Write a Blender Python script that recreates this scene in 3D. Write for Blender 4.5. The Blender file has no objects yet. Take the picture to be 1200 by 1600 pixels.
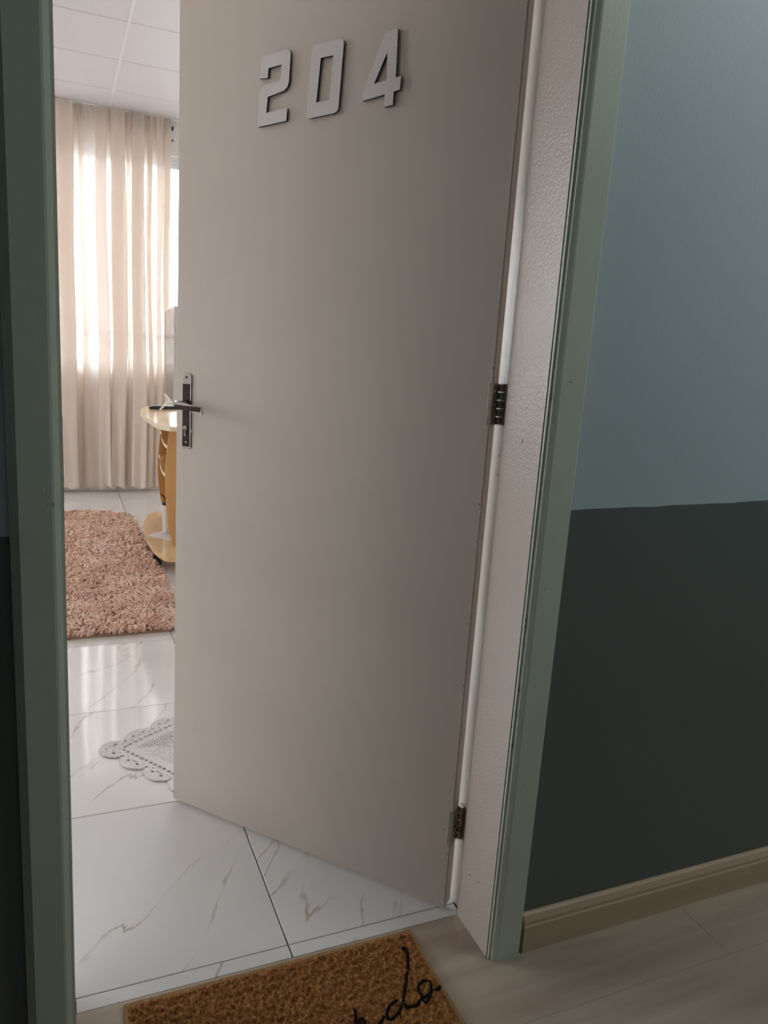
import bpy, bmesh, math, random
import numpy as np
from mathutils import Vector, Matrix, noise
random.seed(4)
rng = np.random.default_rng(7)
PI = math.pi
scn = bpy.context.scene
C = bpy.context.collection

# ------------------------------------------------------------------ camera
cd = bpy.data.cameras.new('camera')
cam = bpy.data.objects.new('camera', cd)
C.objects.link(cam)
cd.sensor_fit = 'VERTICAL'
cd.sensor_height = 24.0
cd.lens = 1181.7 / 1600.0 * 24.0
cd.clip_start = 0.02
rt = Vector((0.91987, -0.38688, 0.06450))
up = Vector((0.02165, 0.21429, 0.97653))
fw = Vector((0.39163, 0.89688, -0.20549))
m = Matrix((rt, up, -fw)).transposed().to_4x4()
m.translation = (0, 0, 1.25)
cam.matrix_world = m
scn.camera = cam

# ------------------------------------------------------------------ world, lights, exposure
wd = bpy.data.worlds.new('sky')
scn.world = wd
wd.use_nodes = True
bg = wd.node_tree.nodes['Background']
bg.inputs[0].default_value = (0.92, 0.94, 1.0, 1)
bg.inputs[1].default_value = 11.8
scn.view_settings.view_transform = 'Standard'
scn.view_settings.look = 'None'
scn.view_settings.exposure = 0.28
scn.view_settings.gamma = 1.0
scn.view_settings.use_curve_mapping = False
scn.cycles.use_denoising = True
scn.cycles.max_bounces = 14
scn.cycles.diffuse_bounces = 8
scn.cycles.transparent_max_bounces = 24
scn.cycles.sample_clamp_indirect = 8.0

def area(name, loc, rot, sx, sy, power, col=(1, 1, 1), portal=False):
    ld = bpy.data.lights.new(name, 'AREA')
    ld.shape = 'RECTANGLE'; ld.size = sx; ld.size_y = sy
    ld.energy = power; ld.color = col
    o = bpy.data.objects.new(name, ld)
    o.location = loc; o.rotation_euler = rot
    C.objects.link(o)
    if portal:
        ld.cycles.is_portal = True
    return o

WIN = [(-0.95, 2.60), (-4.45, -2.65)]           # windows in the back wall (x ranges)
SILL, HEAD = 0.97, 2.64
for i, (a, b) in enumerate(WIN):
    area('window_portal', ((a + b) / 2, 6.60, (SILL + HEAD) / 2), (-PI / 2, 0, 0), b - a, HEAD - SILL, 1, portal=True)
WL = (4.0, 5.9)                                  # unseen window added in the left wall for light (y range)
area('window_portal', (-4.90, (WL[0] + WL[1]) / 2, (SILL + HEAD) / 2), (0, -PI / 2, 0), HEAD - SILL, WL[1] - WL[0], 1, portal=True)
HALL_FILL = (1.95, 0.3, 2.655)
area('hall_fill_light', (HALL_FILL[0], HALL_FILL[1], HALL_FILL[2] - 0.045), (0, 0, 0), 0.9, 0.22, 10.6, (0.90, 0.98, 0.95))  # fill light for the hall, added out of view

# ------------------------------------------------------------------ material helpers
def mat(name):
    m = bpy.data.materials.new(name); m.use_nodes = True
    nt = m.node_tree
    return m, nt, nt.nodes['Principled BSDF']
def N(nt, t, **kw):
    n = nt.nodes.new(t)
    for k, v in kw.items():
        if k in n.inputs.keys(): n.inputs[k].default_value = v
        else: setattr(n, k, v)
    return n
def coords(nt, which='Object', scale=(1, 1, 1), rot=(0, 0, 0), rnd=False):
    tc = N(nt, 'ShaderNodeTexCoord'); mp = N(nt, 'ShaderNodeMapping')
    mp.inputs['Scale'].default_value = scale; mp.inputs['Rotation'].default_value = rot
    src = tc.outputs[which]
    if rnd == 'pos':
        src = N(nt, 'ShaderNodeNewGeometry').outputs['Position']
    elif rnd:
        oi = N(nt, 'ShaderNodeObjectInfo'); ml = N(nt, 'ShaderNodeMath', operation='MULTIPLY'); ml.inputs[1].default_value = 37.0
        nt.links.new(oi.outputs['Random'], ml.inputs[0])
        cb = N(nt, 'ShaderNodeCombineXYZ')
        for k in range(3): nt.links.new(ml.outputs[0], cb.inputs[k])
        ad = N(nt, 'ShaderNodeVectorMath', operation='ADD')
        nt.links.new(src, ad.inputs[0]); nt.links.new(cb.outputs[0], ad.inputs[1]); src = ad.outputs[0]
    nt.links.new(src, mp.inputs['Vector'])
    return mp.outputs[0]
def ramp(nt, fac, stops):
    r = N(nt, 'ShaderNodeValToRGB'); el = r.color_ramp.elements
    while len(el) < len(stops): el.new(0.5)
    for e, (p, c) in zip(el, stops):
        e.position = p; e.color = (*c, 1)
    nt.links.new(fac, r.inputs[0]); return r.outputs[0]
def bump(nt, b, h, strength, dist=0.01):
    bp = N(nt, 'ShaderNodeBump'); bp.inputs['Strength'].default_value = strength; bp.inputs['Distance'].default_value = dist
    nt.links.new(h, bp.inputs['Height']); nt.links.new(bp.outputs[0], b.inputs['Normal'])
def paint(name, col, rough=0.45, var=0.04, scale=3, bs=0.0, bscale=120, spec=0.5):
    m, nt, b = mat(name)
    v = coords(nt)
    n = N(nt, 'ShaderNodeTexNoise', Scale=scale, Detail=5.0); nt.links.new(v, n.inputs['Vector'])
    lo = tuple(c * (1 - var) for c in col); hi = tuple(min(1, c * (1 + var)) for c in col)
    nt.links.new(ramp(nt, n.outputs[0], [(0.3, lo), (0.7, hi)]), b.inputs['Base Color'])
    b.inputs['Roughness'].default_value = rough
    b.inputs['Specular IOR Level'].default_value = spec
    if bs:
        n2 = N(nt, 'ShaderNodeTexNoise', Scale=bscale, Detail=3.0); nt.links.new(v, n2.inputs['Vector'])
        bump(nt, b, n2.outputs[0], bs, 0.004)
    return m
def metal(name, col, rough=0.2, bs=0.0):
    m, nt, b = mat(name)
    v = coords(nt, scale=(1, 1, 1))
    n = N(nt, 'ShaderNodeTexNoise', Scale=60.0, Detail=4.0); nt.links.new(v, n.inputs['Vector'])
    nt.links.new(ramp(nt, n.outputs[0], [(0.35, tuple(c * .8 for c in col)), (0.65, col)]), b.inputs['Base Color'])
    b.inputs['Metallic'].default_value = 1; b.inputs['Roughness'].default_value = rough
    if bs: bump(nt, b, n.outputs[0], bs, 0.002)
    return m

M_door = paint('door_paint', (0.68, 0.605, 0.535), 0.36, 0.05, 2.2, 0.05, 220)
M_jamb = paint('jamb_gloss_paint', (0.66, 0.555, 0.48), 0.15, 0.03, 3, 0.35, 230)
M_rebate = paint('rebate_white_gloss', (0.78, 0.76, 0.73), 0.2, 0.04, 6, 0.1, 150)
M_casing = paint('casing_satin_paint', (0.60, 0.66, 0.555), 0.4, 0.03, 4, 0.06, 150)
M_hallceil = paint('hall_ceiling', (0.6, 0.62, 0.6), 0.8)
M_roomwall = paint('room_wall_cream', (0.82, 0.765, 0.71), 0.7, 0.02, 2, 0.05, 200)
M_white = paint('white_lacquer', (0.78, 0.79, 0.80), 0.35)
M_black = paint('black_plastic', (0.016, 0.016, 0.018), 0.3)
M_chip = paint('bare_chip', (0.05, 0.035, 0.025), 0.8)
M_gap = paint('dark_joint', (0.03, 0.028, 0.026), 0.9)

def two_tone(name, lo, hi, zc):
    m, nt, b = mat(name)
    g = N(nt, 'ShaderNodeNewGeometry'); s = N(nt, 'ShaderNodeSeparateXYZ'); nt.links.new(g.outputs['Position'], s.inputs[0])
    n = N(nt, 'ShaderNodeTexNoise', Scale=6.0, Detail=1.0); nt.links.new(g.outputs['Position'], n.inputs['Vector'])
    ml = N(nt, 'ShaderNodeMath', operation='MULTIPLY'); ml.inputs[1].default_value = 0.012; nt.links.new(n.outputs[0], ml.inputs[0])
    # the painted line climbs a little to the right of the door
    mx = N(nt, 'ShaderNodeMath', operation='MULTIPLY_ADD'); nt.links.new(s.outputs[0], mx.inputs[0]); mx.inputs[1].default_value = -0.018
    nt.links.new(ml.outputs[0], mx.inputs[2])
    ad = N(nt, 'ShaderNodeMath', operation='ADD'); nt.links.new(s.outputs[2], ad.inputs[0]); nt.links.new(mx.outputs[0], ad.inputs[1])
    gt = N(nt, 'ShaderNodeMath', operation='GREATER_THAN'); nt.links.new(ad.outputs[0], gt.inputs[0]); gt.inputs[1].default_value = zc
    n2 = N(nt, 'ShaderNodeTexNoise', Scale=1.4, Detail=4.0); nt.links.new(g.outputs['Position'], n2.inputs['Vector'])
    mixc = N(nt, 'ShaderNodeMix', data_type='RGBA'); nt.links.new(gt.outputs[0], mixc.inputs[0])
    mixc.inputs[6].default_value = (*lo, 1); mixc.inputs[7].default_value = (*hi, 1)
    hv = N(nt, 'ShaderNodeHueSaturation'); nt.links.new(mixc.outputs[2], hv.inputs['Color'])
    mr = N(nt, 'ShaderNodeMapRange'); nt.links.new(n2.outputs[0], mr.inputs[0]); mr.inputs[3].default_value = 0.92; mr.inputs[4].default_value = 1.08
    nt.links.new(mr.outputs[0], hv.inputs['Value']); nt.links.new(hv.outputs[0], b.inputs['Base Color'])
    b.inputs['Roughness'].default_value = 0.5
    n3 = N(nt, 'ShaderNodeTexNoise', Scale=180.0, Detail=3.0); nt.links.new(g.outputs['Position'], n3.inputs['Vector'])
    bump(nt, b, n3.outputs[0], 0.06, 0.004)
    return m
M_hallwall = two_tone('hall_two_tone_paint', (0.13, 0.15, 0.143), (0.50, 0.575, 0.62), 0.968)

def marble():
    m, nt, b = mat('marble_tile')
    v0 = coords(nt, rnd=True)
    # short broken veins running up to the right, as in polished porcelain
    mr0 = N(nt, 'ShaderNodeMapping'); nt.links.new(v0, mr0.inputs['Vector']); mr0.inputs['Rotation'].default_value = (0, 0, math.radians(-57))
    mp = N(nt, 'ShaderNodeMapping'); nt.links.new(mr0.outputs[0], mp.inputs['Vector']); mp.inputs['Scale'].default_value = (0.6, 2.6, 1.0)
    n = N(nt, 'ShaderNodeTexNoise', Scale=1.5, Detail=6.0, Roughness=0.5, Distortion=0.12); nt.links.new(mp.outputs[0], n.inputs['Vector'])
    sb = N(nt, 'ShaderNodeMath', operation='SUBTRACT'); nt.links.new(n.outputs[0], sb.inputs[0]); sb.inputs[1].default_value = 0.5
    ab = N(nt, 'ShaderNodeMath', operation='ABSOLUTE'); nt.links.new(sb.outputs[0], ab.inputs[0])
    mr = N(nt, 'ShaderNodeMapRange'); nt.links.new(ab.outputs[0], mr.inputs[0]); mr.inputs[1].default_value = 0.0; mr.inputs[2].default_value = 0.008; mr.inputs[3].default_value = 1; mr.inputs[4].default_value = 0
    # mask so veins fade in and out
    n2 = N(nt, 'ShaderNodeTexNoise', Scale=5.0, Detail=2.0); nt.links.new(v0, n2.inputs['Vector'])
    mk = N(nt, 'ShaderNodeMapRange'); nt.links.new(n2.outputs[0], mk.inputs[0]); mk.inputs[1].default_value = 0.45; mk.inputs[2].default_value = 0.62
    mu = N(nt, 'ShaderNodeMath', operation='MULTIPLY'); nt.links.new(mr.outputs[0], mu.inputs[0]); nt.links.new(mk.outputs[0], mu.inputs[1])
    mu2 = N(nt, 'ShaderNodeMath', operation='MULTIPLY'); nt.links.new(mu.outputs[0], mu2.inputs[0]); mu2.inputs[1].default_value = 0.85
    n3 = N(nt, 'ShaderNodeTexNoise', Scale=2.2, Detail=3.0); nt.links.new(v0, n3.inputs['Vector'])
    base = ramp(nt, n3.outputs[0], [(0.35, (0.76, 0.745, 0.735)), (0.65, (0.83, 0.815, 0.80))])
    mc = N(nt, 'ShaderNodeMix', data_type='RGBA'); nt.links.new(mu2.outputs[0], mc.inputs[0]); nt.links.new(base, mc.inputs[6])
    n4 = N(nt, 'ShaderNodeTexNoise', Scale=4.0); nt.links.new(v0, n4.inputs['Vector'])
    nt.links.new(ramp(nt, n4.outputs[0], [(0.4, (0.42, 0.34, 0.29)), (0.6, (0.55, 0.40, 0.27))]), mc.inputs[7])
    nt.links.new(mc.outputs[2], b.inputs['Base Color'])
    b.inputs['Roughness'].default_value = 0.075
    b.inputs['Specular IOR Level'].default_value = 0.6
    n5 = N(nt, 'ShaderNodeTexNoise', Scale=9.0, Detail=1.0); nt.links.new(v0, n5.inputs['Vector'])
    bump(nt, b, n5.outputs[0], 0.02, 0.01)
    return m
M_marble = marble()

def wood(name, c1, c2, rough=0.35, axis='x', sc=2.0, rnd=False, stretch=14):
    m, nt, b = mat(name)
    s = {'x': (1, stretch, stretch), 'y': (stretch, 1, stretch), 'z': (stretch, stretch, 1)}[axis]
    v = coords(nt, scale=s, rnd=rnd)
    n = N(nt, 'ShaderNodeTexNoise', Scale=sc, Detail=6.0, Distortion=0.4); nt.links.new(v, n.inputs['Vector'])
    nt.links.new(ramp(nt, n.outputs[0], [(0.3, c1), (0.7, c2)]), b.inputs['Base Color'])
    b.inputs['Roughness'].default_value = rough
    bump(nt, b, n.outputs[0], 0.04, 0.003)
    return m
M_plank = wood('hall_plank', (0.37, 0.28, 0.215), (0.53, 0.425, 0.34), 0.42, 'x', 1.6, 'pos', 9)
M_base = wood('baseboard_wood', (0.52, 0.37, 0.255), (0.64, 0.47, 0.34), 0.45, 'x', 1.2)
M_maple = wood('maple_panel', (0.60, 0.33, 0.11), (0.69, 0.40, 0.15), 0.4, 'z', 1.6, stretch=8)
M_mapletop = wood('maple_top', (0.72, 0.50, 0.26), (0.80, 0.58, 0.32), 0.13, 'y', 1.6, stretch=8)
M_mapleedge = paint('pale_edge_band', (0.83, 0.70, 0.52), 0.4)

def ceil_mat():
    m, nt, b = mat('ceiling_panel')
    v = coords(nt)
    w = N(nt, 'ShaderNodeTexWave', Scale=38.0, Distortion=6.0, Detail=3.0); w.bands_direction = 'X'; nt.links.new(v, w.inputs['Vector'])
    nt.links.new(ramp(nt, w.outputs[1], [(0.0, (0.72, 0.70, 0.73)), (1.0, (0.76, 0.74, 0.77))]), b.inputs['Base Color'])
    b.inputs['Roughness'].default_value = 0.55
    bump(nt, b, w.outputs[1], 0.15, 0.002)
    return m
M_ceil = ceil_mat()
M_bar = paint('ceiling_bar_white', (0.80, 0.78, 0.79), 0.4)
M_grout = paint('grey_grout', (0.075, 0.055, 0.045), 0.9)

def cloth_mat():
    m = bpy.data.materials.new('sheer_cream_curtain'); m.use_nodes = True; nt = m.node_tree
    nt.nodes.remove(nt.nodes['Principled BSDF']); out = nt.nodes['Material Output']
    v = coords(nt, scale=(300, 300, 300))
    n = N(nt, 'ShaderNodeTexNoise', Scale=1.0); nt.links.new(v, n.inputs['Vector'])
    col = ramp(nt, n.outputs[0], [(0.3, (0.93, 0.85, 0.765)), (0.7, (0.96, 0.885, 0.81))])
    d = N(nt, 'ShaderNodeBsdfDiffuse'); t = N(nt, 'ShaderNodeBsdfTranslucent'); tr = N(nt, 'ShaderNodeBsdfTransparent')
    nt.links.new(col, d.inputs[0]); t.inputs[0].default_value = (0.93, 0.885, 0.85, 1); tr.inputs[0].default_value = (0.97, 0.95, 0.95, 1)
    m1 = N(nt, 'ShaderNodeMixShader'); m1.inputs[0].default_value = 0.36; nt.links.new(d.outputs[0], m1.inputs[1]); nt.links.new(t.outputs[0], m1.inputs[2])
    m2 = N(nt, 'ShaderNodeMixShader'); m2.inputs[0].default_value = 0.16; nt.links.new(m1.outputs[0], m2.inputs[1]); nt.links.new(tr.outputs[0], m2.inputs[2])
    nt.links.new(m2.outputs[0], out.inputs[0])
    return m
M_curtain = cloth_mat()

def glass_mat():
    m = bpy.data.materials.new('window_glass'); m.use_nodes = True; nt = m.node_tree
    nt.nodes.remove(nt.nodes['Principled BSDF']); out = nt.nodes['Material Output']
    tr = N(nt, 'ShaderNodeBsdfTransparent'); gl = N(nt, 'ShaderNodeBsdfGlossy'); gl.inputs['Roughness'].default_value = 0.02
    tr.inputs[0].default_value = (0.93, 0.96, 0.96, 1)
    f = N(nt, 'ShaderNodeFresnel'); f.inputs[0].default_value = 1.35
    mx = N(nt, 'ShaderNodeMixShader'); nt.links.new(f.outputs[0], mx.inputs[0]); nt.links.new(tr.outputs[0], mx.inputs[1]); nt.links.new(gl.outputs[0], mx.inputs[2])
    nt.links.new(mx.outputs[0], out.inputs[0]); return m
M_glass = glass_mat()
M_alu = paint('white_aluminium', (0.62, 0.64, 0.68), 0.35)

def rug_mat():
    m, nt, b = mat('shaggy_pile')
    v = coords(nt)
    n = N(nt, 'ShaderNodeTexNoise', Scale=3.0, Detail=4.0); nt.links.new(v, n.inputs['Vector'])
    base = ramp(nt, n.outputs[0], [(0.3, (0.84, 0.52, 0.37)), (0.5, (0.95, 0.655, 0.50)), (0.75, (0.97, 0.70, 0.55))])
    nt.links.new(base, b.inputs['Base Color']); b.inputs['Roughness'].default_value = 0.9
    b.inputs['Sheen Weight'].default_value = 0.3
    return m
M_rug = rug_mat()
M_rugback = paint('rug_backing', (0.30, 0.19, 0.13), 0.95)
def coir_mat():
    m, nt, b = mat('coir')
    v = coords(nt)
    n = N(nt, 'ShaderNodeTexNoise', Scale=160.0, Detail=4.0); nt.links.new(v, n.inputs['Vector'])
    nt.links.new(ramp(nt, n.outputs[0], [(0.3, (0.12, 0.042, 0.012)), (0.55, (0.36, 0.155, 0.050)), (0.75, (0.52, 0.27, 0.105))]), b.inputs['Base Color'])
    b.inputs['Roughness'].default_value = 0.95; b.inputs['Specular IOR Level'].default_value = 0.15
    bump(nt, b, n.outputs[0], 0.8, 0.004)
    return m
M_coir = coir_mat()
M_ink = paint('black_mat_print', (0.012, 0.008, 0.007), 0.95, spec=0.1)
M_coiredge = paint('coir_backing_edge', (0.34, 0.20, 0.09), 0.9, 0.15, 120, 0.4, 200)
M_crochet = paint('white_cotton_yarn', (0.86, 0.81, 0.80), 0.9, 0.06, 200, 0.9, 330)
M_digit = paint('brushed_digit', (0.76, 0.72, 0.71), 0.42, 0.05, 260)
M_digitside = paint('digit_side_dark', (0.03, 0.027, 0.027), 0.5)
M_chrome = metal('chrome', (0.72, 0.70, 0.69), 0.12)
M_darkchrome = metal('dark_reflection_chrome', (0.10, 0.075, 0.08), 0.16, 0.05)  # chrome with the dark hall's reflection put into its colour
M_brass = metal('aged_hinge_metal', (0.62, 0.56, 0.46), 0.5, 0.3)
M_brasspaint = paint('hinge_painted_over', (0.40, 0.38, 0.29), 0.45, 0.25, 60, 0.4, 90)
def screen_mat():
    m, nt, b = mat('tv_screen'); b.inputs['Base Color'].default_value = (0.03, 0.03, 0.033, 1); b.inputs['Roughness'].default_value = 0.16
    v = coords(nt); n = N(nt, 'ShaderNodeTexNoise', Scale=2.0); nt.links.new(v, n.inputs['Vector'])
    nt.links.new(ramp(nt, n.outputs[0], [(0.3, (0.028, 0.028, 0.03)), (0.7, (0.034, 0.034, 0.037))]), b.inputs['Base Color'])
    return m
M_screen = screen_mat()
M_silver = paint('silver_plastic', (0.72, 0.71, 0.72), 0.28)
M_vase = paint('white_ceramic', (0.74, 0.72, 0.70), 0.3)
M_leaf = paint('dark_leaf', (0.03, 0.035, 0.028), 0.5, 0.3, 40)
m_, nt_, b_ = mat('fill_diffuser'); b_.inputs['Base Color'].default_value = (0.8, 0.85, 0.8, 1)  # glowing face of the added hall fill lamp
b_.inputs['Emission Color'].default_value = (0.85, 1, 0.92, 1); b_.inputs['Emission Strength'].default_value = 1.0
M_diff = m_

# ------------------------------------------------------------------ object helpers
def obj(name, bm, m, parent=None, smooth=False, mats=None):
    me = bpy.data.meshes.new(name)
    if isinstance(bm, bmesh.types.BMesh):
        bmesh.ops.recalc_face_normals(bm, faces=bm.faces)
        bm.to_mesh(me); bm.free()
    for x in (mats or [m]): me.materials.append(x)
    if smooth:
        for p in me.polygons: p.use_smooth = True
    o = bpy.data.objects.new(name, me); C.objects.link(o)
    if parent: o.parent = parent
    return o
def empty(name, loc=(0, 0, 0), rz=0):
    o = bpy.data.objects.new(name, None); o.location = loc; o.rotation_euler = (0, 0, rz); o.empty_display_size = 0.05
    C.objects.link(o); return o
def tag(o, label, cat, group=None):
    o['label'] = label; o['category'] = cat
    if group: o['group'] = group
    return o
def struct(o, label=None):
    o['kind'] = 'structure'
    if label: o['label'] = label
    return o
def bx(bm, x0, x1, y0, y1, z0, z1, bev=0.0, mi=0):
    r = bmesh.ops.create_cube(bm, size=1)
    vs = r['verts']
    for v in vs:
        v.co = Vector(((x0 + x1) / 2 + v.co.x * (x1 - x0), (y0 + y1) / 2 + v.co.y * (y1 - y0), (z0 + z1) / 2 + v.co.z * (z1 - z0)))
    fs = list({f for v in vs for f in v.link_faces})
    for f in fs: f.material_index = mi
    if bev:
        es = list({e for v in vs for e in v.link_edges})
        bmesh.ops.bevel(bm, geom=es, offset=bev, segments=2, affect='EDGES', profile=0.5)
    return bm
def box(*a, **k): return bx(bmesh.new(), *a, **k)
def prism(pts, z0, z1, bm=None, holes=None, mat_side=None):
    """polygon in xy extruded in z; optional holes (triangulated fill)"""
    bm = bm or bmesh.new()
    loops = [pts] + (holes or [])
    allE = []; lv = []
    for lp in loops:
        vs = [bm.verts.new((x, y, z0)) for x, y in lp]; lv.append(vs)
        allE += [bm.edges.new((vs[i], vs[(i + 1) % len(vs)])) for i in range(len(vs))]
    r = bmesh.ops.triangle_fill(bm, use_beauty=True, use_dissolve=False, edges=allE)
    fs = [g for g in r['geom'] if isinstance(g, bmesh.types.BMFace)]
    ex = bmesh.ops.extrude_face_region(bm, geom=fs)
    for v in [g for g in ex['geom'] if isinstance(g, bmesh.types.BMVert)]: v.co.z = z1
    if mat_side is not None:
        bm.normal_update()
        for f in bm.faces:
            if abs(f.normal.z) < 0.5: f.material_index = mat_side
    return bm
def tube(pts, rad, seg=8, bm=None, cap=True, flat=1.0):
    bm = bm or bmesh.new()
    pts = [Vector(p) for p in pts]; n = len(pts)
    rads = rad if isinstance(rad, (list, tuple)) else [rad] * n
    rings = []; up0 = None
    for i, p in enumerate(pts):
        t = (pts[min(i + 1, n - 1)] - pts[max(i - 1, 0)]).normalized()
        if up0 is None: up0 = Vector((0, 0, 1)) if abs(t.z) < 0.9 else Vector((1, 0, 0))
        a = t.cross(up0).normalized(); b = a.cross(t).normalized(); up0 = b
        rings.append([bm.verts.new(p + (a * math.cos(2 * PI * k / seg) + b * flat * math.sin(2 * PI * k / seg)) * rads[i]) for k in range(seg)])
    for i in range(n - 1):
        for k in range(seg):
            bm.faces.new((rings[i][k], rings[i][(k + 1) % seg], rings[i + 1][(k + 1) % seg], rings[i + 1][k]))
    if cap:
        bm.faces.new(rings[0][::-1]); bm.faces.new(rings[-1])
    return bm
def lathe(prof, c=(0, 0), seg=28, bm=None):
    bm = bm or bmesh.new(); rings = []
    for r, z in prof:
        rings.append([bm.verts.new((c[0] + r * math.cos(2 * PI * k / seg), c[1] + r * math.sin(2 * PI * k / seg), z)) for k in range(seg)])
    for i in range(len(rings) - 1):
        for k in range(seg):
            bm.faces.new((rings[i][k], rings[i][(k + 1) % seg], rings[i + 1][(k + 1) % seg], rings[i + 1][k]))
    bm.faces.new(rings[0][::-1]); bm.faces.new(rings[-1]); return bm
def spline(P, sub=6):
    P = [Vector(p) for p in P]; out = []
    for i in range(len(P) - 1):
        a, b, c, d = P[max(i - 1, 0)], P[i], P[i + 1], P[min(i + 2, len(P) - 1)]
        for k in range(sub):
            t = k / sub
            out.append(0.5 * ((2 * b) + (c - a) * t + (2 * a - 5 * b + 4 * c - d) * t * t + (3 * b - a - 3 * c + d) * t ** 3))
    out.append(P[-1]); return out
def fast_mesh(name, V, Q, m, parent=None, smooth=True):
    me = bpy.data.meshes.new(name); V = np.asarray(V, 'f4'); Q = np.asarray(Q, 'i4'); k = Q.shape[1]
    me.vertices.add(len(V)); me.vertices.foreach_set('co', V.ravel())
    me.loops.add(Q.size); me.loops.foreach_set('vertex_index', Q.ravel())
    me.polygons.add(len(Q)); me.polygons.foreach_set('loop_start', np.arange(0, Q.size, k, dtype='i4'))
    me.update(calc_edges=True); me.validate()
    if smooth: me.polygons.foreach_set('use_smooth', np.ones(len(me.polygons), bool))
    me.materials.append(m); o = bpy.data.objects.new(name, me); C.objects.link(o)
    if parent: o.parent = parent
    return o

# ------------------------------------------------------------------ geometry constants
X0, X1 = -4.8, 2.7           # room x
YW0, YW1 = 1.165, 1.335      # partition between hall and room
YB = 6.49                    # back wall
ZC = 2.88                    # room ceiling
HX0, HX1, HY0, HZ = -1.7, 3.2, -1.25, 2.72
JL, JR = 0.003, 0.815        # faces of the door jambs
DZ = 2.105                   # door head

# ---- floors
fl = struct(obj('floor', box(X0, X1, 1.30, YB, -0.06, -0.0085), M_grout), 'polished white marble-look tiled floor of the room')
tw, gap = 0.5985, 0.0036
def tile_mesh(name, w, d, h, bev, m):
    me = bpy.data.meshes.new(name); b = box(-w / 2, w / 2, -d / 2, d / 2, -h, 0)
    es = [e for e in b.edges if all(abs(v.co.z) < 1e-6 for v in e.verts)]
    bmesh.ops.bevel(b, geom=es, offset=bev, segments=1, affect='EDGES')
    bmesh.ops.recalc_face_normals(b, faces=b.faces); b.to_mesh(me); b.free(); me.materials.append(m); return me
def piece(name, me, loc, parent):
    o = bpy.data.objects.new(name, me); o.location = loc; o.parent = parent; C.objects.link(o); return o
full = tile_mesh('tile', tw - gap, tw - gap, 0.008, 0.0003, M_marble)
XJ = 0.425
for i in range(-8, 4):
    for j in range(0, 9):
        xa, xb = XJ + i * tw, XJ + (i + 1) * tw
        ya, yb = 1.3315 + j * tw, 1.3315 + (j + 1) * tw
        xa2, xb2, yb2 = max(xa, X0), min(xb, X1), min(yb, YB)
        if xb2 - xa2 < 0.05 or yb2 - ya < 0.05: continue
        if abs(xb2 - xb) < 1e-6 and abs(xa2 - xa) < 1e-6 and abs(yb2 - yb) < 1e-6:
            me = full
        else:
            me = tile_mesh('tile', xb2 - xa2 - gap, yb2 - ya - gap, 0.008, 0.0003, M_marble)
        piece('tile', me, ((xa2 + xb2) / 2, (ya + yb2) / 2, random.uniform(-.0003, 0.0)), fl)
for xa, xb in ((JL, XJ), (XJ, 0.826)):
    piece('tile', tile_mesh('tile', xb - xa - gap, 0.0335, 0.008, 0.0003, M_marble), ((xa + xb) / 2, 1.3135, 0), fl)

hf = struct(obj('floor_hall', box(HX0, HX1, HY0, 1.2975, -0.06, -0.0072), M_gap), 'pale beige wood-grain plank floor of the hallway')
pw, pl = 0.30, 1.22
r = 0; y1 = 1.2955
while y1 > HY0 + 0.01:
    y0 = max(y1 - pw, HY0); x = HX0 - [0.62, 0.05, 0.95, 0.33][r % 4]
    while x < HX1:
        a, b = max(x, HX0), min(x + pl, HX1)
        if b - a > 0.03:
            piece('plank', tile_mesh('plank', b - a - 0.0006, y1 - y0 - 0.0004, 0.007, 0.0002, M_plank), ((a + b) / 2, (y0 + y1) / 2, 0), hf)
        x += pl
    y1 -= pw; r += 1

# ---- ceilings
ce = struct(obj('ceiling', box(X0, X1, YW1, YB, ZC + 0.012, ZC + 0.06), M_gap), 'suspended white panel ceiling of the room')
cp = 0.632
cme = tile_mesh('ceiling_panel', cp - 0.010, cp - 0.007, 0.010, 0.002, M_ceil)
yj = 4.69
for i in range(-9, 5):
    for j in range(-6, 4):
        xa, ya = 0.383 + i * cp, yj + j * cp
        xa2, xb2, ya2, yb2 = max(xa, X0), min(xa + cp, X1), max(ya, YW1), min(ya + cp, YB)
        if xb2 - xa2 < 0.05 or yb2 - ya2 < 0.05: continue
        me = cme if (xb2 - xa2 > cp - 1e-5 and yb2 - ya2 > cp - 1e-5) else tile_mesh('ceiling_panel', xb2 - xa2 - 0.010, yb2 - ya2 - 0.007, 0.010, 0.002, M_ceil)
        o = piece('ceiling_panel', me, ((xa2 + xb2) / 2, (ya2 + yb2) / 2, ZC), ce); o.rotation_euler = (PI, 0, 0)
bme = None
for i in range(-8, 4):
    xb_ = 0.383 + i * cp
    if not (X0 + 0.02 < xb_ < X1 - 0.02): continue
    b = box(-0.009, 0.009, YW1, YB, ZC - 0.004, ZC + 0.011, bev=0.0015)
    if bme is None:
        o = obj('ceiling_bar', b, M_bar, ce); bme = o.data
    else:
        b.free(); o = bpy.data.objects.new('ceiling_bar', bme); o.parent = ce; C.objects.link(o)
    o.location.x = xb_
struct(obj('ceiling_hall', box(HX0, HX1, HY0, YW0, HZ, HZ + 0.05), M_hallceil), 'plain hallway ceiling')

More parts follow.
